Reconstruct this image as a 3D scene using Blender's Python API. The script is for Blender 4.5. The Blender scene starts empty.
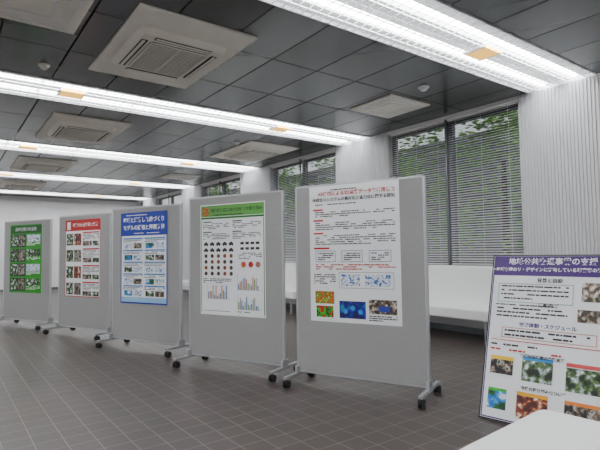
import bpy, bmesh, math, random
from mathutils import Matrix, Vector
random.seed(7)
S=bpy.context.scene
COL=S.collection
# ------------------------------------------------------------ materials
_m={}
def mat(name,col,rough=0.5,metal=0.0,emi=0.0,noise=0.0,nscale=8.0,bump=0.0):
    if name in _m: return _m[name]
    m=bpy.data.materials.new(name); m.use_nodes=True
    nt=m.node_tree; b=nt.nodes['Principled BSDF']
    c=(col[0],col[1],col[2],1)
    b.inputs['Base Color'].default_value=c
    b.inputs['Roughness'].default_value=rough
    b.inputs['Metallic'].default_value=metal
    if emi>0:
        b.inputs['Emission Color'].default_value=c
        b.inputs['Emission Strength'].default_value=emi
    if noise>0 or bump>0:
        tc=nt.nodes.new('ShaderNodeTexCoord'); n=nt.nodes.new('ShaderNodeTexNoise')
        n.inputs['Scale'].default_value=nscale; n.inputs['Detail'].default_value=4
        nt.links.new(tc.outputs['Object'],n.inputs['Vector'])
        if noise>0:
            r=nt.nodes.new('ShaderNodeValToRGB')
            r.color_ramp.elements[0].position=0.3; r.color_ramp.elements[1].position=0.7
            r.color_ramp.elements[0].color=tuple(x*(1-noise) for x in col)+(1,)
            r.color_ramp.elements[1].color=tuple(min(1,x*(1+noise)) for x in col)+(1,)
            nt.links.new(n.outputs['Fac'],r.inputs['Fac']); nt.links.new(r.outputs['Color'],b.inputs['Base Color'])
        if bump>0:
            bp=nt.nodes.new('ShaderNodeBump'); bp.inputs['Strength'].default_value=bump
            nt.links.new(n.outputs['Fac'],bp.inputs['Height']); nt.links.new(bp.outputs['Normal'],b.inputs['Normal'])
    _m[name]=m; return m
def srgb(r,g,b):
    f=lambda v:((v/255)/12.92 if v/255<=0.04045 else ((v/255+0.055)/1.055)**2.4)
    return (f(r),f(g),f(b))
def ink(r,g,b):
    c=srgb(r,g,b); L=.3*c[0]+.6*c[1]+.1*c[2]
    k=.9 if L>.6 else .72
    return tuple(min(.92,max(.003,(L+(x-L)*1.35)*k)) for x in c)
def flat(r,g,b):
    return mat('ink_%d_%d_%d'%(r,g,b),ink(r,g,b),0.45)
def photo(name,cols,scale=9,detail=5):
    if name in _m: return _m[name]
    m=bpy.data.materials.new(name); m.use_nodes=True
    nt=m.node_tree;b=nt.nodes['Principled BSDF']; b.inputs['Roughness'].default_value=.4
    tc=nt.nodes.new('ShaderNodeTexCoord'); n=nt.nodes.new('ShaderNodeTexNoise')
    n.inputs['Scale'].default_value=scale; n.inputs['Detail'].default_value=detail
    mp=nt.nodes.new('ShaderNodeMapping'); mp.inputs['Location'].default_value=(random.random()*9,random.random()*9,random.random()*9)
    nt.links.new(tc.outputs['Object'],mp.inputs['Vector']); nt.links.new(mp.outputs['Vector'],n.inputs['Vector'])
    r=nt.nodes.new('ShaderNodeValToRGB'); cr=r.color_ramp; cr.interpolation='CONSTANT'
    k=len(cols)
    cr.elements[0].position=.0; cr.elements[0].color=ink(*cols[0])+(1,)
    cr.elements[1].position=.62; cr.elements[1].color=ink(*cols[-1])+(1,)
    for i in range(1,k-1):
        el=cr.elements.new(.38+.24*i/(k-1)); el.color=ink(*cols[i])+(1,)
    nt.links.new(n.outputs['Fac'],r.inputs['Fac']); nt.links.new(r.outputs['Color'],b.inputs['Base Color'])
    _m[name]=m; return m

M_white=mat('white_paint',(0.85,0.85,0.85),0.5,noise=0.03)
M_wall=mat('wall_white',(0.80,0.80,0.80),0.6,noise=0.03,nscale=3)
M_rib=mat('ribbed_wall_panel',(0.62,0.62,0.63),0.5,noise=0.03,nscale=3)
M_alu=mat('brushed_aluminium',(0.5,0.51,0.53),0.35,0.8)
M_fab=mat('grey_board_felt',(0.30,0.294,0.290),0.85,noise=0.04,nscale=60,bump=0.05)
M_black=mat('black_rubber',(0.012,0.012,0.014),0.5)
M_dark=mat('dark_void',(0.010,0.011,0.012),0.8)
M_bench=mat('bench_white_vinyl',(0.88,0.88,0.87),0.4,noise=0.02)
M_ac=mat('ac_ivory_plastic',(0.88,0.84,0.75),0.5,noise=0.03)
M_acin=mat('ac_grille_grey',(0.16,0.16,0.16),0.5)
M_tube=mat('light_tube',(0.95,0.97,1.0),0.4,emi=27)
M_warm=mat('warm_downlight',(1.0,0.55,0.10),0.4,emi=1.5)
M_frame=mat('window_frame_grey',(0.16,0.17,0.18),0.4,0.6)
M_blind=mat('blind_slat',(0.86,0.87,0.88),0.5,0.0)
M_leaf=mat('leaf_green',(0.22,0.45,0.09),0.5,noise=0.5,nscale=3)
M_trunk=mat('bark',(0.08,0.06,0.045),0.9,noise=0.3)
M_conc=mat('outside_building',(0.30,0.31,0.33),0.8,noise=0.1,nscale=2)
M_ground=mat('outside_paving',(0.57,0.55,0.52),0.9,noise=0.1)
M_paper=mat('poster_paper',(0.86,0.87,0.88),0.35,noise=0.01)

def ceil_mat():
    m=bpy.data.materials.new('ceiling_metal_panel'); m.use_nodes=True
    nt=m.node_tree;b=nt.nodes['Principled BSDF']
    g=nt.nodes.new('ShaderNodeNewGeometry')
    r=nt.nodes.new('ShaderNodeValToRGB')
    r.color_ramp.elements[0].color=(0.088,0.094,0.095,1); r.color_ramp.elements[1].color=(0.14,0.147,0.149,1)
    nt.links.new(g.outputs['Random Per Island'],r.inputs['Fac']); nt.links.new(r.outputs['Color'],b.inputs['Base Color'])
    b.inputs['Metallic'].default_value=0.5; b.inputs['Roughness'].default_value=0.22
    return m
M_ceil=ceil_mat()
def strip_mat():
    m=bpy.data.materials.new('perforated_diffuser'); m.use_nodes=True
    nt=m.node_tree;b=nt.nodes['Principled BSDF']
    tc=nt.nodes.new('ShaderNodeTexCoord'); v=nt.nodes.new('ShaderNodeTexVoronoi'); v.inputs['Scale'].default_value=26
    v.inputs['Randomness'].default_value=0
    nt.links.new(tc.outputs['Object'],v.inputs['Vector'])
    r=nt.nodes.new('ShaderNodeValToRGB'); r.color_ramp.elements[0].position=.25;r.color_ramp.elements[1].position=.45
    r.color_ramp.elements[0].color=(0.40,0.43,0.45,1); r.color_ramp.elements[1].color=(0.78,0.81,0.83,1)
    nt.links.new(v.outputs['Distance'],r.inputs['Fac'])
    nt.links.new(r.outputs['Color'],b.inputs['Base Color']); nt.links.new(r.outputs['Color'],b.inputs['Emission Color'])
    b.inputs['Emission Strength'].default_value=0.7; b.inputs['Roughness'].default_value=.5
    return m
M_perf=strip_mat()
def floor_mat():
    m=bpy.data.materials.new('floor_tile'); m.use_nodes=True
    nt=m.node_tree;b=nt.nodes['Principled BSDF']
    tc=nt.nodes.new('ShaderNodeTexCoord'); br=nt.nodes.new('ShaderNodeTexBrick')
    br.offset=0.0; br.inputs['Scale'].default_value=1.0
    br.inputs['Brick Width'].default_value=0.17; br.inputs['Row Height'].default_value=0.17
    br.inputs['Mortar Size'].default_value=0.004; br.inputs['Mortar Smooth'].default_value=0.2
    br.inputs['Color1'].default_value=(0.056,0.043,0.037,1); br.inputs['Color2'].default_value=(0.072,0.056,0.048,1)
    br.inputs['Mortar'].default_value=(0.19,0.16,0.142,1)
    nt.links.new(tc.outputs['Object'],br.inputs['Vector'])
    n=nt.nodes.new('ShaderNodeTexNoise'); n.inputs['Scale'].default_value=40; nt.links.new(tc.outputs['Object'],n.inputs['Vector'])
    mx=nt.nodes.new('ShaderNodeMix'); mx.data_type='RGBA'; mx.blend_type='MULTIPLY'; mx.inputs[0].default_value=0.25
    nt.links.new(br.outputs['Color'],mx.inputs[6]); nt.links.new(n.outputs['Fac'],mx.inputs[7])
    nt.links.new(mx.outputs[2],b.inputs['Base Color'])
    b.inputs['Roughness'].default_value=0.38
    bp=nt.nodes.new('ShaderNodeBump'); bp.inputs['Strength'].default_value=0.25; bp.inputs['Distance'].default_value=0.003; bp.invert=True
    nt.links.new(br.outputs['Fac'],bp.inputs['Height']); nt.links.new(bp.outputs['Normal'],b.inputs['Normal'])
    return m
M_floor=floor_mat()

# ------------------------------------------------------------ mesh builder
class MB:
    def __init__(s): s.v=[];s.f=[];s.mi=[];s.mats=[]
    def m(s,mt):
        if mt not in s.mats: s.mats.append(mt)
        return s.mats.index(mt)
    def face(s,pts,mt):
        i=len(s.v); s.v+= [tuple(p) for p in pts]; s.f.append(tuple(range(i,i+len(pts)))); s.mi.append(s.m(mt))
    def box(s,x0,x1,y0,y1,z0,z1,mt,M=None):
        i=len(s.v)
        c=[(x0,y0,z0),(x1,y0,z0),(x1,y1,z0),(x0,y1,z0),(x0,y0,z1),(x1,y0,z1),(x1,y1,z1),(x0,y1,z1)]
        if M is not None: c=[tuple(M@Vector(p)) for p in c]
        s.v+=c
        for q in ((0,3,2,1),(4,5,6,7),(0,1,5,4),(1,2,6,5),(2,3,7,6),(3,0,4,7)):
            s.f.append(tuple(i+k for k in q)); s.mi.append(s.m(mt))
    def cyl(s,c,axis,r,h,mt,n=20,r2=None):
        r2=r if r2 is None else r2
        i=len(s.v); c=Vector(c)
        ax={'X':(Vector((0,1,0)),Vector((0,0,1)),Vector((1,0,0))),'Y':(Vector((0,0,1)),Vector((1,0,0)),Vector((0,1,0))),'Z':(Vector((1,0,0)),Vector((0,1,0)),Vector((0,0,1)))}[axis]
        for k,(rr,hh) in enumerate(((r,-h/2),(r2,h/2))):
            for j in range(n):
                a=2*math.pi*j/n
                s.v.append(tuple(c+ax[0]*rr*math.cos(a)+ax[1]*rr*math.sin(a)+ax[2]*hh))
        for j in range(n):
            s.f.append((i+j,i+(j+1)%n,i+n+(j+1)%n,i+n+j)); s.mi.append(s.m(mt))
        s.f.append(tuple(i+j for j in reversed(range(n)))); s.mi.append(s.m(mt))
        s.f.append(tuple(i+n+j for j in range(n))); s.mi.append(s.m(mt))
    def disc(s,x,y,z,r,mt,n=10):
        s.face([(x+r*math.cos(2*math.pi*j/n),y,z+r*math.sin(2*math.pi*j/n)) for j in range(n)],mt)
    def rbox(s,x0,x1,y0,y1,z0,z1,r,mt,seg=5,drop=0.0):
        i=len(s.v); ring=[]
        for cx,cy,a0 in ((x1-r,y1-r,0),(x0+r,y1-r,90),(x0+r,y0+r,180),(x1-r,y0+r,270)):
            for k in range(seg+1):
                a=math.radians(a0+90*k/seg); ring.append((cx,cy,math.cos(a),math.sin(a)))
        n=len(ring)
        for z,rr in ((z0,r-drop),(z1,r)):
            for cx,cy,ca,sa in ring: s.v.append((cx+ca*rr,cy+sa*rr,z))
        for j in range(n):
            s.f.append((i+j,i+(j+1)%n,i+n+(j+1)%n,i+n+j)); s.mi.append(s.m(mt))
        s.f.append(tuple(i+j for j in reversed(range(n)))); s.mi.append(s.m(mt))
        s.f.append(tuple(i+n+j for j in range(n))); s.mi.append(s.m(mt))
    def obj(s,name,parent=None,bevel=0,smooth=False):
        me=bpy.data.meshes.new(name); me.from_pydata(s.v,[],s.f)
        for mt in s.mats: me.materials.append(mt)
        for p,k in zip(me.polygons,s.mi): p.material_index=k; p.use_smooth=smooth
        me.update()
        o=bpy.data.objects.new(name,me); COL.objects.link(o)
        if parent: o.parent=parent
        if bevel>0:
            b=o.modifiers.new('bevel','BEVEL'); b.width=bevel; b.segments=2; b.limit_method='ANGLE'
        return o
def empty(name,loc=(0,0,0),rz=0):
    e=bpy.data.objects.new(name,None); COL.objects.link(e); e.location=loc; e.rotation_euler=(0,0,rz); e.empty_display_size=.1
    return e
def text(name,body,x,y,z,size,mt,parent,align='CENTER',sx=1.0,bold=0.0):
    c=bpy.data.curves.new(name,'FONT'); c.body=body; c.size=size; c.align_x=align; c.align_y='CENTER'; c.offset=bold
    c.materials.append(mt)
    o=bpy.data.objects.new(name,c); COL.objects.link(o); o.parent=parent
    o.location=(x,y,z); o.rotation_euler=(math.pi/2,0,0); o.scale=(sx,1,1)
    return o

# ------------------------------------------------------------ room
CZ=3.25; XW=6.2; YF=19.2; XL=-5.0; YN=-4.0
f=MB(); f.box(XL-.2,XW+.2,YN-.2,YF+.2,-0.1,0,M_floor); f.obj('floor')
stripY=[-0.9,2.85,6.6,10.35,14.1,17.85]; SH=0.41
c=MB()
c.box(XL-.2,XW+.4,YN-.2,YF+.2,CZ+.22,CZ+.32,M_dark)
edges=[]; prev=YN
for y in stripY:
    edges.append((prev,y-SH)); prev=y+SH
edges.append((prev,YF))
for a,b in edges:
    n=max(1,round((b-a)/0.99)); h=(b-a)/n
    for j in range(n):
        x=XL
        while x<XW-.01:
            x1=min(x+.6,XW)
            c.box(x+.009,x1-.009,a+j*h+.009,a+(j+1)*h-.009,CZ,CZ+.02,M_ceil); x=x1
c.obj('ceiling')
for y in stripY:
    e=empty('linear_ceiling_light',(0,y,0))
    t=MB()
    for sgn in (-1,1):
        t.box(XL,XW-.02,sgn*SH-.006,sgn*SH+.006,CZ-.012,CZ+.16,M_white)
    t.box(XL,XW-.02,-SH,SH,CZ+.155,CZ+.17,M_white)
    t.obj('trough',e)
    t=MB()
    t.box(XL,XW-.02,-.11,.11,CZ+.02,CZ+.03,M_perf)
    for sgn in (-1,1):
        a,b=sorted((sgn*.26,sgn*.40)); t.box(XL,XW-.02,a,b,CZ+.02,CZ+.03,M_perf)
    t.obj('perforated_plates',e)
    t=MB()
    for sgn in (-1,1):
        x=XL+.05
        while x<XW-.2:
            x1=min(x+1.18,XW-.05)
            t.cyl(((x+x1)/2,sgn*.185,CZ+.045),'X',.04,x1-x-.05,M_tube,12)
            x=x1
    t.obj('tubes',e)
    t=MB(); x=XL+.05
    while x<XW-.05:
        t.box(x,x+.003,-.40,.40,CZ-.012,CZ-.002,M_white); x+=.1
    for k in range(-3,4):
        t.box(XL,XW-.05,k*.1-.0015,k*.1+.0015,CZ-.012,CZ-.002,M_white)
    t.obj('louver_blades',e)
    t=MB()
    for xx in (-1.9,1.3,4.5):
        t.box(xx-.13,xx+.13,-.12,.12,CZ-.02,CZ+.018,M_warm)
        t.box(xx-.145,xx-.13,-.13,.13,CZ-.022,CZ+.018,M_white); t.box(xx+.13,xx+.145,-.13,.13,CZ-.022,CZ+.018,M_white)
    t.obj('downlights',e)
# walls
w=MB(); w.box(XL-.2,XW,YF,YF+.2,0,CZ+.22,M_wall); w.obj('wall_far')
w=MB(); w.box(XL-.2,XL,YN,YF,0,.12,M_wall); w.box(XL-.2,XL,YN,YF,3.0,CZ+.22,M_wall)  # unseen wall; wide opening added to let sky light reach the ceiling
y=YN
while y<YF: w.box(XL-.15,XL-.05,y,y+.08,.12,3.0,M_frame); y+=1.875  # mullions of the added opening
w.obj('wall_left')
w=MB(); w.box(XL-.2,XW,YN-.2,YN,0,.12,M_wall); w.box(XL-.2,XW,YN-.2,YN,3.0,CZ+.22,M_wall)  # behind the camera; opening added here too, brightening ceiling with daylight
x=XL
while x<XW: w.box(x,x+.08,YN-.15,YN-.05,.12,3.0,M_frame); x+=1.86  # mullions across this added opening
w.obj('wall_near')
SILL=0.95; P=3.75
wins=[(3.42+P*k,5.78+P*k) for k in range(-2,5)]
wins=[(a,min(b,YF-.3)) for a,b in wins if a<YF-.5]
w=MB()
w.box(XW,XW+.25,YN-.2,YF+.2,0,SILL,M_wall)
w.box(XW,XW+.25,YN-.2,YF+.2,CZ-.05,CZ+.22,M_wall)
piers=[]; prev=YN-.2
for a,b in wins: piers.append((prev,a)); prev=b
piers.append((prev,YF+.2))
for a,b in piers:
    w.box(XW,XW+.25,a,b,SILL,CZ-.05,M_rib)
    y=a+.02
    while y<b-.02:
        w.box(XW-.016,XW,y,y+.02,.0,CZ-.01,M_rib); y+=.042
w.obj('wall_window_side')
for k,(a,b) in enumerate(wins):
    e=empty('window_%d'%(k+1),(0,0,0))
    t=MB(); m=(a+b)/2
    for y0,y1 in ((a,a+.06),(m-.05,m+.05),(b-.06,b)):
        t.box(XW+.1,XW+.18,y0,y1,SILL,CZ-.05,M_frame)
    t.box(XW+.1,XW+.18,a,b,SILL,SILL+.05,M_frame); t.box(XW+.1,XW+.18,a,b,CZ-.12,CZ-.05,M_frame)
    t.box(XW+.0,XW+.02,m-.015,m+.015,SILL,CZ-.05,M_frame)
    t.obj('frame',e)
    t=MB()
    ang=math.radians(-25)
    for y0,y1 in ((a+.02,m-.02),(m+.02,b-.02)):
        z=SILL+.04
        while z<CZ-.08:
            Mx=Matrix.Translation((XW+.05,0,z))@Matrix.Rotation(ang,4,'Y')
            t.box(-.0175,.0175,y0,y1,-.0008,.0008,M_blind,Mx); z+=.036
        t.box(XW+.03,XW+.07,y0,y1,CZ-.08,CZ-.04,M_white)
        t.box(XW+.035,XW+.065,y0,y1,SILL+.005,SILL+.02,M_white)
        for yy in (y0+.15,(y0+y1)/2,y1-.15): t.box(XW+.028,XW+.03,yy-.002,yy+.002,SILL,CZ-.05,M_white)
    t.obj('venetian_blind',e)
t=MB(); t.box(XW-.06,XW-.017,YN,YF,0,.08,M_frame); t.obj('baseboard_window_side')
t=MB(); t.box(XL,XW-.07,YF-.02,YF,0,.08,M_frame); t.obj('baseboard_far')

# ------------------------------------------------------------ ceiling cassettes
def cassette(x,y,name='ceiling_air_conditioner'):
    e=empty(name,(x,y,CZ))
    t=MB(); t.box(-.56,.56,-.86,.86,-.022,-.001,M_ac); t.obj('cover_plate',e,bevel=.004)
    t=MB(); t.rbox(-.44,.44,-.52,.52,-.075,-.0225,.09,M_ac,drop=.04); t.obj('housing',e)
    t=MB()
    t.rbox(-.29,.29,-.36,.36,-.082,-.0755,.03,M_acin,drop=.004)
    n=22
    for k in range(n):
        yy=-.34+.68*k/(n-1); t.box(-.27,.27,yy-.003,yy+.003,-.09,-.0822,M_ac)
    for xx in (-.28,0,.28): t.box(xx-.008,xx+.008,-.36,.36,-.092,-.0822,M_ac)
    for yy in (-.36,.352): t.box(-.29,.29,yy,yy+.008,-.092,-.0822,M_ac)
    t.obj('intake_grille',e)
    t=MB()
    for sx in (-1,1):
        t.box(sx*.35-.03,sx*.35+.03,-.36,.36,-.078,-.0755,M_dark); t.box(sx*.355-.014,sx*.355+.014,-.35,.35,-.084,-.0785,M_ac)
    for sy in (-1,1):
        t.box(-.28,.28,sy*.43-.03,sy*.43+.03,-.078,-.0755,M_dark); t.box(-.27,.27,sy*.435-.014,sy*.435+.014,-.084,-.0785,M_ac)
    t.obj('outlet_flaps',e)
for y in (0.97,4.72,8.47,12.22,15.97): cassette(1.83,y)
cassette(5.1,8.47)
def vent(x,y):
    e=empty('ceiling_vent',(x,y,CZ))
    t=MB(); t.box(-.4,.4,-.4,.4,-.02,-.001,M_ac)
    for k in range(3):
        r=.33-.08*k
        t.box(-r,r,-r,-r+.01,-.03,-.0205,M_white);t.box(-r,r,r-.01,r,-.03,-.0205,M_white)
        t.box(-r,-r+.01,-r,r,-.03,-.0205,M_white);t.box(r-.01,r,-r,r,-.03,-.0205,M_white)
    t.obj('plate',e)
vent(5.1,4.72); vent(5.1,12.22); vent(.55,4.35)
def dome(name,x,y,r,mt):
    e=empty(name,(x,y,CZ)); t=MB()
    t.cyl((0,0,-.008),'Z',r,.014,mt,24); t.cyl((0,0,-.03),'Z',r*.55,.03,mt,24,r2=r*.8); t.obj('body',e)
dome('smoke_detector',4.85,3.9,.07,M_white); dome('ceiling_speaker',.86,5.75,.06,M_ac)
dome('smoke_detector',4.4,7.9,.07,M_white)

# ------------------------------------------------------------ benches along window
def bench(y0,y1):
    e=empty('white_bench',(5.45,(y0+y1)/2,0)); h=(y1-y0)/2-.02
    t=MB(); t.box(0,.55,-h,h,.30,.44,M_bench); t.obj('seat',e,bevel=.02)
    t=MB(); t.box(.555,.68,-h,h,.30,.97,M_bench); t.obj('backrest',e,bevel=.02)
    t=MB()
    for yy in (-h+.15,h-.15):
        for xx in (.06,.6): t.box(xx-.015,xx+.015,yy-.015,yy+.015,0,.30,M_alu)
        t.box(.06,.6,yy-.012,yy+.012,.27,.299,M_alu)
    t.obj('legs',e)
for y0,y1 in ((-.4,1.5),(1.5,3.4),(3.4,5.3),(5.3,7.2),(7.6,9.5),(9.5,11.4),(11.6,13.5)): bench(y0,y1)

# ------------------------------------------------------------ posters
class Poster(MB):
    def q(s,x0,x1,z0,z1,mt,layer=1):
        y=-.0012*layer
        s.face([(x0,y,z0),(x1,y,z0),(x1,y,z1),(x0,y,z1)],mt)
    def para(s,x0,x1,ztop,n,pitch,mt,layer=2,th=.5,dens=.85):
        for k in range(n):
            z=ztop-k*pitch; x=x0; end=x1 if k<n-1 else x0+(x1-x0)*random.uniform(.4,.9)
            while x<end:
                L=random.uniform(.012,.06); x2=min(x+L,end)
                if random.random()<dens: s.q(x,x2,z-pitch*th,z,mt,layer)
                x=x2+.005
    def grid(s,x0,x1,z0,z1,cols,nx=6,nz=5,layer=2):
        for i in range(nx):
            for j in range(nz):
                s.q(x0+(x1-x0)*i/nx,x0+(x1-x0)*(i+1)/nx,z0+(z1-z0)*j/nz,z0+(z1-z0)*(j+1)/nz,random.choice(cols),layer)
    def pic(s,x0,x1,z0,z1,mt,layer=2): s.q(x0,x1,z0,z1,mt,layer)
    def chart(s,x0,x1,z0,z1,cols,layer=2,step=.02):
        s.q(x0,x1,z0,z0+.002,K,layer); s.q(x0,x0+.002,z0,z1,K,layer)
        n=int((x1-x0-.02)/step)
        for k in range(n):
            a=x0+.01+k*step; s.q(a,a+step*.6,z0+.002,z0+.002+(z1-z0)*random.uniform(.15,.95),cols[k%len(cols)],layer)
    def rect(s,x0,x1,z0,z1,w,mt,layer=3):
        s.q(x0,x1,z0,z0+w,mt,layer);s.q(x0,x1,z1-w,z1,mt,layer);s.q(x0,x0+w,z0,z1,mt,layer);s.q(x1-w,x1,z0,z1,mt,layer)
K=flat(45,45,48); G=flat(110,112,116); RED=flat(200,45,50); WH=flat(250,250,250); BL=flat(35,60,150)
PH_leaf=photo('print_forest',[(20,30,18),(60,85,45),(110,130,90),(190,200,205),(235,238,240)],22,8)
PH_people=photo('print_people',[(25,25,30),(90,75,65),(150,135,120),(205,200,195),(60,80,60)],26,6)
PH_sky=photo('print_sky',[(35,80,45),(60,110,60),(60,130,205),(110,170,225),(230,240,250)],12,4)
PH_room=photo('print_room',[(60,55,50),(130,110,90),(200,195,185),(235,232,225)],30,7)
PH_brown=photo('print_brown',[(70,30,25),(130,60,45),(200,150,120),(240,225,215)],26,6)
PH_map=photo('print_map',[(200,50,45),(210,150,60),(90,150,60),(60,120,60),(230,220,150)],60,3)
PH_blue=photo('print_blue_scan',[(15,20,80),(20,30,130),(25,60,170),(20,150,150)],18,2)
PH_diag=photo('print_diagram',[(90,130,190),(225,232,242),(245,245,248),(250,250,250),(190,205,225)],45,2)

def board(name,L,R,fill,ph=1.19,ptop=1.78,pw=.85,pc=-.02):
    L=Vector(L);R=Vector(R); d=R-L; W=1.24; th=math.atan2(d.y,d.x); c=(L+R)/2
    e=empty(name,(c.x,c.y,0),th)
    t=MB(); t.box(-W/2+.02,W/2-.02,-.014,.014,.115,1.795,M_fab); t.obj('panel',e)
    t=MB()
    for s in (-1,1): t.cyl((s*(W/2-.014),0,.955),'Z',.017,1.71,M_alu,14)
    t.box(-W/2+.02,W/2-.02,-.016,.016,1.795,1.812,M_alu); t.box(-W/2+.02,W/2-.02,-.016,.016,.10,.115,M_alu)
    t.obj('frame',e)
    t=MB()
    for s in (-1,1):
        x=s*(W/2-.014)
        t.box(x-.018,x+.018,-.25,.25,.076,.100,M_alu)
        t.box(x-.014,x+.014,-.05,.05,.100,.16,M_alu)
    t.obj('feet',e,bevel=.003)
    t=MB()
    for s in (-1,1):
        for sy in (-.225,.225):
            x=s*(W/2-.014)
            t.cyl((x-.016,sy+.01,.033),'X',.033,.016,M_black,20); t.cyl((x+.016,sy+.01,.033),'X',.033,.016,M_black,20)
            t.box(x-.024,x+.024,sy-.02,sy+.022,.045,.062,M_black)
            t.cyl((x,sy,.068),'Z',.014,.016,M_black,12)
    t.obj('casters',e)
    p=Poster()
    p.box(-pw/2,pw/2,-.0,.001,-ph,0,M_paper)
    fill(p,-pw/2,pw/2,ph)
    po=p.obj('poster',e); po.location=(pc,-.0162,ptop)
    return e,po

def fill1(p,a,b,h):
    p.para(a+.22,b-.1,-.035,1,.02,K)
    p.para(a+.06,b-.06,-.165,1,.018,K)
    x=a+.04; X=b-.04
    z=-.21
    for n in (3,4,5):
        p.q(x,x+.1,z-.014,z,RED,2); p.para(x+.02,X,z-.025,n,.019,K,dens=.8,th=.42); z-=.03+n*.019+.01
    p.q(x,x+.16,z-.015,z,RED,2); z-=.03
    for k in range(3):
        x0=x+.02+k*.26
        p.rect(x0,x0+.2,z-.10,z,.004,BL); p.para(x0+.02,x0+.18,z-.02,4,.018,K)
    z-=.12
    p.para(x+.02,X,z,3,.019,RED,dens=.7); z-=.07
    p.rect(x+.25,X-.02,z-.14,z,.003,K)
    p.pic(x+.27,x+.45,z-.12,z-.02,PH_diag); p.pic(x+.5,X-.05,z-.12,z-.02,PH_diag)
    p.para(x,x+.22,z-.02,5,.019,K)
    zb=-h
    p.pic(x+.01,x+.20,zb+.16,zb+.27,PH_map)
    p.grid(x+.02,x+.19,zb+.04,zb+.14,[flat(90,200,60),flat(60,150,50),flat(200,60,60),flat(40,90,40)],9,5)
    p.pic(x+.25,x+.50,zb+.04,zb+.19,PH_blue)
    for k in range(3): p.disc(x+.31+k*.07,-.004,zb+.10+.03*(k%2),.022,flat(90,150,230))
    p.pic(x+.53,X,zb+.09,zb+.21,PH_room); p.q(x+.62,X-.06,zb+.11,zb+.16,flat(60,70,160),3)
    p.para(x+.53,X,zb+.075,3,.018,K)
def fill2(p,a,b,h):
    p.q(a+.01,b-.01,-.13,-.01,flat(120,175,105),1); p.para(a+.18,b-.12,-.11,1,.02,flat(30,60,30),2,.5)
    p.pic(a+.03,a+.12,-.12,-.03,PH_map)
    p.q(a+.01,b-.01,-.155,-.135,flat(60,120,60),1)
    z=-.18
    for k in range(2):
        for s in range(2):
            x0=a+.04+s*.4; p.q(x0,x0+.12,z-.012,z,flat(40,110,60),2); p.para(x0,x0+.36,z-.022,4,.017,G,dens=.75)
        z-=.11
    z0=z
    for r in range(2):
        for k in range(5):
            x0=a+.05+k*.085; p.q(x0,x0+.06,z-.036,z-.014,K,2); p.q(x0+.015,x0+.045,z-.014,z-.002,K,2)
            p.disc(x0+.015,-.0024,z-.038,.008,K,8); p.disc(x0+.046,-.0024,z-.038,.008,K,8)
        z-=.065
    ic=[flat(90,60,55),flat(70,60,60),flat(140,90,70)]
    for r in range(4):
        for k in range(5):
            x0=a+.08+k*.085; p.disc(x0,-.0024,z-.02,.022,random.choice(ic),10)
        z-=.062
    p.para(a+.04,a+.42,z-.01,3,.019,G)
    z2=z0
    for r in range(2):
        for k in range(4):
            x0=a+.54+k*.065; p.q(x0,x0+.045,z2-.034,z2-.008,K,2)
        z2-=.055
    p.para(a+.52,b-.04,z2-.01,4,.018,G,dens=.7)
    for k in range(3): p.disc(a+.58+k*.09,-.0024,z2-.13,.03,[flat(200,110,90),flat(190,60,70),flat(170,120,110)][k],14)
    cc=[flat(60,120,190),flat(220,130,70),flat(120,165,90),flat(170,170,170)]
    p.chart(a+.10,a+.40,-1.0,-.84,cc); p.chart(a+.5,b-.05,-.90,-.74,cc); p.chart(a+.5,b-.05,-1.10,-.95,cc[2:]+cc[:1])
    p.q(a+.04,a+.40,-h+.04,-h+.045,G,2); p.para(a+.5,b-.05,-h+.05,1,.018,flat(60,130,60))
    p.q(b-.02,b-.01,-h+.02,-.16,flat(60,120,60),2); p.q(a+.01,a+.02,-h+.02,-.16,flat(120,175,105),2)
def fill3(p,a,b,h):
    c=flat(20,60,160)
    p.q(a,b,-.30,0,c,1); p.rect(a,b,-h,0,.018,c,2)
    p.para(a+.1,b-.1,-.03,1,.02,WH,2); p.para(a+.25,b-.06,-.265,1,.02,WH,2)
    p.q(a+.02,b-.02,-h+.02,-h+.08,flat(170,205,235),1)
    z=-.33
    for r in range(5):
        for s in range(2):
            x0=a+.05+s*.39; p.q(x0,x0+.36,z-.016,z,flat(70,130,200),2); p.para(x0,x0+.36,z-.025,2,.018,G)
            p.pic(x0+.02,x0+.17,z-.135,z-.066,[PH_diag,PH_sky,PH_leaf][(r+s)%3]); p.pic(x0+.19,x0+.34,z-.135,z-.066,[PH_people,PH_diag,PH_diag][(r+2*s)%3])
        z-=.152
def fill4(p,a,b,h):
    c=flat(190,30,40)
    p.q(a,b,-.17,0,c,1); p.rect(a,b,-h,0,.012,c,2); p.q(a+.04,a+.13,-.15,-.03,WH,2)
    z=-.19
    for r in range(4):
        p.pic(a+.03,a+.20,z-.2,z-.02,PH_leaf); p.pic(a+.22,a+.39,z-.2,z-.02,[PH_brown,PH_people][r%2])
        p.q(a+.43,b-.03,z-.02,z,c,2); p.para(a+.43,b-.03,z-.03,5,.021,G); p.pic(a+.43,b-.2,z-.21,z-.14,PH_people); p.pic(b-.18,b-.03,z-.21,z-.14,PH_leaf); z-=.25
def fill5(p,a,b,h):
    c=flat(75,160,55)
    p.q(a,b,-h,0,c,1); p.q(a+.02,b-.02,-.15,-.02,flat(35,95,35),2)
    z=-.18
    for r in range(4):
        p.q(a+.02,a+.42,z-.21,z+.01,flat(20,35,20),2)
        p.pic(a+.04,a+.22,z-.19,z,PH_leaf,3); p.pic(a+.24,a+.40,z-.19,z,PH_people,3)
        p.pic(a+.45,b-.04,z-.12,z,[PH_diag,PH_leaf][r%2],3)
        p.para(a+.45,b-.04,z-.13,3,.02,WH,3); z-=.25
BW='poster_display_board'
e,po=board(BW,(2.69,3.71),(3.18,2.56),fill1,ph=1.22,ptop=1.795,pw=.86,pc=-.03)
text('title_line_1','AR技術による3D点群データを活用した',.03,-.003,-.075,.042,RED,po,bold=.0012)
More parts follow.
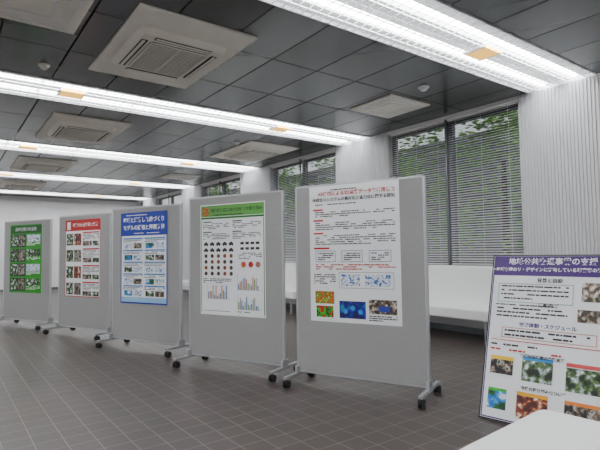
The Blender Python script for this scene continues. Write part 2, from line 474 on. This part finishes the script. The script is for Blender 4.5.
text('title_line_2','木材生産システムの高度化と省力化に関する研究',.0,-.003,-.128,.036,K,po,bold=.001)
e,po=board(BW,(2.22,5.08),(2.72,3.92),fill2,ph=1.17,ptop=1.72,pw=.85)
text('title','地域材流通における新たな取り組み',.06,-.004,-.068,.042,flat(20,60,30),po,bold=.001)
e,po=board(BW,(1.86,6.76),(2.37,5.60),fill3,ph=1.17,ptop=1.74,pw=.84)
text('title_line_1','地域と連携した森づくり',.0,-.004,-.10,.068,WH,po,bold=.002)
text('title_line_2','モデルの評価と展開方法',.0,-.004,-.20,.068,WH,po,bold=.002)
e,po=board(BW,(1.52,8.45),(2.0,7.3),fill4,ph=1.17,ptop=1.74,pw=.84)
text('title','作業の安全確保と改善',.06,-.004,-.085,.06,WH,po,bold=.001)
e,po=board(BW,(.93,10.1),(1.5,9.0),fill5,ph=1.17,ptop=1.74,pw=.84)
text('title','森林空間の利活用',.0,-.005,-.085,.07,WH,po)

# ------------------------------------------------------------ leaning purple sign
L=Vector((3.12,2.10));R=Vector((3.24,1.28)); d=R-L; c2=(L+R)/2
e=empty('sign_board_stand',(c2.x,c2.y,0),math.atan2(d.y,d.x))
H=1.20; W=.84; PU=flat(70,30,115)
p=Poster(); p.box(-W/2,W/2,0,.02,-H,0,flat(30,26,36)); p.q(-W/2+.01,W/2-.01,-H+.01,-.01,M_paper,1)
a=-W/2+.014;b=W/2-.014
p.q(a,b,-.16,-.012,PU,2); p.rect(a,b,-H+.014,-.012,.008,PU,3)
p.rect(a+.05,b-.25,-.36,-.22,.004,flat(120,180,130)); p.para(a+.07,b-.28,-.235,4,.03,K,3,th=.35)
p.pic(b-.2,b-.03,-.33,-.20,PH_room,3)
p.para(a+.04,b-.24,-.375,1,.02,K,3,th=.4)
p.para(a+.05,b-.28,-.40,3,.028,K,3,th=.4); p.pic(b-.22,b-.03,-.47,-.385,PH_room,3)
p.rect(a+.1,b-.1,-.62,-.545,.004,flat(200,120,40)); p.para(a+.12,b-.14,-.56,2,.032,K,3,th=.4)
p.q(a+.03,b-.03,-.642,-.636,flat(200,60,60),2); p.para(a+.03,b-.05,-.665,1,.024,K,3)
p.para(a+.03,b-.05,-.70,1,.024,RED,3)
p.pic(a+.04,a+.20,-.88,-.78,PH_people,3)
p.pic(a+.26,a+.46,-.90,-.76,PH_leaf,3); p.pic(a+.54,b-.04,-.92,-.77,PH_leaf,3)
p.q(a+.26,a+.46,-.76,-.735,flat(90,160,220),3); p.q(a+.54,b-.04,-.765,-.74,flat(225,110,110),3); p.q(a+.04,a+.2,-.78,-.755,flat(240,200,90),3)
p.pic(a+.04,a+.17,-1.12,-1.0,PH_sky,3)
p.pic(a+.24,a+.44,-1.15,-1.0,PH_brown,3)
p.q(a+.24,a+.44,-1.0,-.975,flat(245,190,50),3); p.q(a+.04,a+.17,-1.0,-.98,flat(90,190,90),3)
p.pic(a+.54,b-.06,-1.14,-1.0,PH_people,3); p.q(a+.54,b-.06,-1.0,-.978,flat(240,150,60),3)
tilt=math.radians(-17)
po=p.obj('panel',e); po.rotation_euler=(tilt,0,0); po.location=(0,H*math.sin(-tilt)+0.0,H*math.cos(tilt)+.008)
text('title_line_1','地域公共交通事業の支援',.0,-.005,-.055,.054,WH,po,bold=.0012)
text('title_line_2','〜地域交通のリ・デザインに寄与している現業務の進行中〜',.0,-.005,-.115,.031,WH,po,bold=.001)
text('heading_1','背景と目的',-.0,-.005,-.195,.034,K,po,bold=.001)
text('heading_2','活動内容',.0,-.005,-.375,.034,K,po,bold=.001)
text('heading_3','実施体制・スケジュール',.0,-.005,-.52,.034,PU,po,bold=.001)
text('heading_4','交通空白地帯の移動支援',-.02,-.005,-.735,.026,K,po,bold=.001)
text('heading_5','今後の取り組みについて',.0,-.005,-.95,.026,K,po,bold=.001)
t=MB()
for s in (-.3,.3):
    Mx=Matrix.Translation((s,.54,0))@Matrix.Rotation(math.radians(14),4,'X')
    t.box(-.012,.012,-.01,.01,.004,.96,M_black,Mx)
t.box(-.3,.3,.48,.495,.2,.22,M_black)
t.obj('rear_strut',e)

# ------------------------------------------------------------ table
e=empty('white_table',(0.594,.408,0),math.radians(4))
t=MB(); t.rbox(-.9,.9,-.306,.306,.69,.72,.03,M_bench); t.obj('tabletop',e,bevel=.004)
t=MB()
for sx in (-.8,.8):
    for sy in (-.25,.25): t.cyl((sx,sy,.345),'Z',.014,.69,M_alu,12)
    t.box(sx-.012,sx+.012,-.25,.25,.64,.66,M_alu)
t.obj('legs',e)

# ------------------------------------------------------------ outdoors
t=MB(); t.box(-25,30,-25,40,-.3,-.12,M_ground); t.obj('ground_outside')
t=MB(); t.box(11.0,11.6,-6,24,-.1,4.2,M_conc)
for k in range(31): t.box(10.93,11.0,-6,24,.2+k*.13,.2+k*.13+.05,M_frame)
t.obj('neighbouring_building')
def tree(x,y,h,r,n):
    e=empty('garden_tree',(x,y,-.1))
    t=MB(); t.cyl((0,0,h*.35),'Z',.09,h*.7,M_trunk,10,r2=.04); t.obj('trunk',e)
    t=MB()
    cl=[(random.gauss(0,r*.4),random.gauss(0,r*.6),h*random.uniform(.35,1.0)) for _ in range(16)]
    for k in range(n):
        cx,cy,cz=random.choice(cl); rr=r*.36
        px,py,pz=(random.gauss(cx,rr*.6),random.gauss(cy,rr*.6),random.gauss(cz,rr*.6))
        if pz<.2 or abs(px)>1.6: continue
        M=Matrix.Translation((px,py,pz))@Matrix.Rotation(random.uniform(0,6.28),4,'Z')@Matrix.Rotation(random.uniform(-1,1),4,'X')
        s=random.uniform(.05,.1)
        t.face([M@Vector(v) for v in ((-s,0,0),(0,-s*.45,0),(s,0,0),(0,s*.45,0))],M_leaf)
    t.obj('foliage',e)
for y,x,n in ((2.6,8.2,4500),(4.9,8.3,4500),(7.6,8.5,2200),(9.6,8.5,3500),(13,8.5,3500),(16.5,8.4,3500)): tree(x,y,4.2,1.0,n)

wd=bpy.data.worlds.new('sky'); S.world=wd; wd.use_nodes=True
nt=wd.node_tree; bg=nt.nodes['Background']
sk=nt.nodes.new('ShaderNodeTexSky'); sk.sky_type='HOSEK_WILKIE'; sk.turbidity=6
sk.sun_direction=Vector((-.5,-.3,.8)).normalized()
hs=nt.nodes.new('ShaderNodeHueSaturation'); hs.inputs['Saturation'].default_value=.2
nt.links.new(sk.outputs['Color'],hs.inputs['Color'])
nt.links.new(hs.outputs['Color'],bg.inputs['Color']); bg.inputs['Strength'].default_value=3.8

# ------------------------------------------------------------ camera
yaw=math.radians(36.5); pit=math.atan(27/487); rol=.014
fw=Vector((math.sin(yaw)*math.cos(pit),math.cos(yaw)*math.cos(pit),math.sin(pit)))
rt=Vector((math.cos(yaw),-math.sin(yaw),0)); up=rt.cross(fw)
r2=rt*math.cos(rol)-up*math.sin(rol); u2=up*math.cos(rol)+rt*math.sin(rol)
cam=bpy.data.cameras.new('camera'); co=bpy.data.objects.new('camera',cam); COL.objects.link(co)
cam.lens=487/600*36; cam.sensor_width=36; cam.clip_start=.02
Mw=Matrix((( r2.x,u2.x,-fw.x,0),(r2.y,u2.y,-fw.y,0),(r2.z,u2.z,-fw.z,1.2),(0,0,0,1)))
co.matrix_world=Mw
S.camera=co
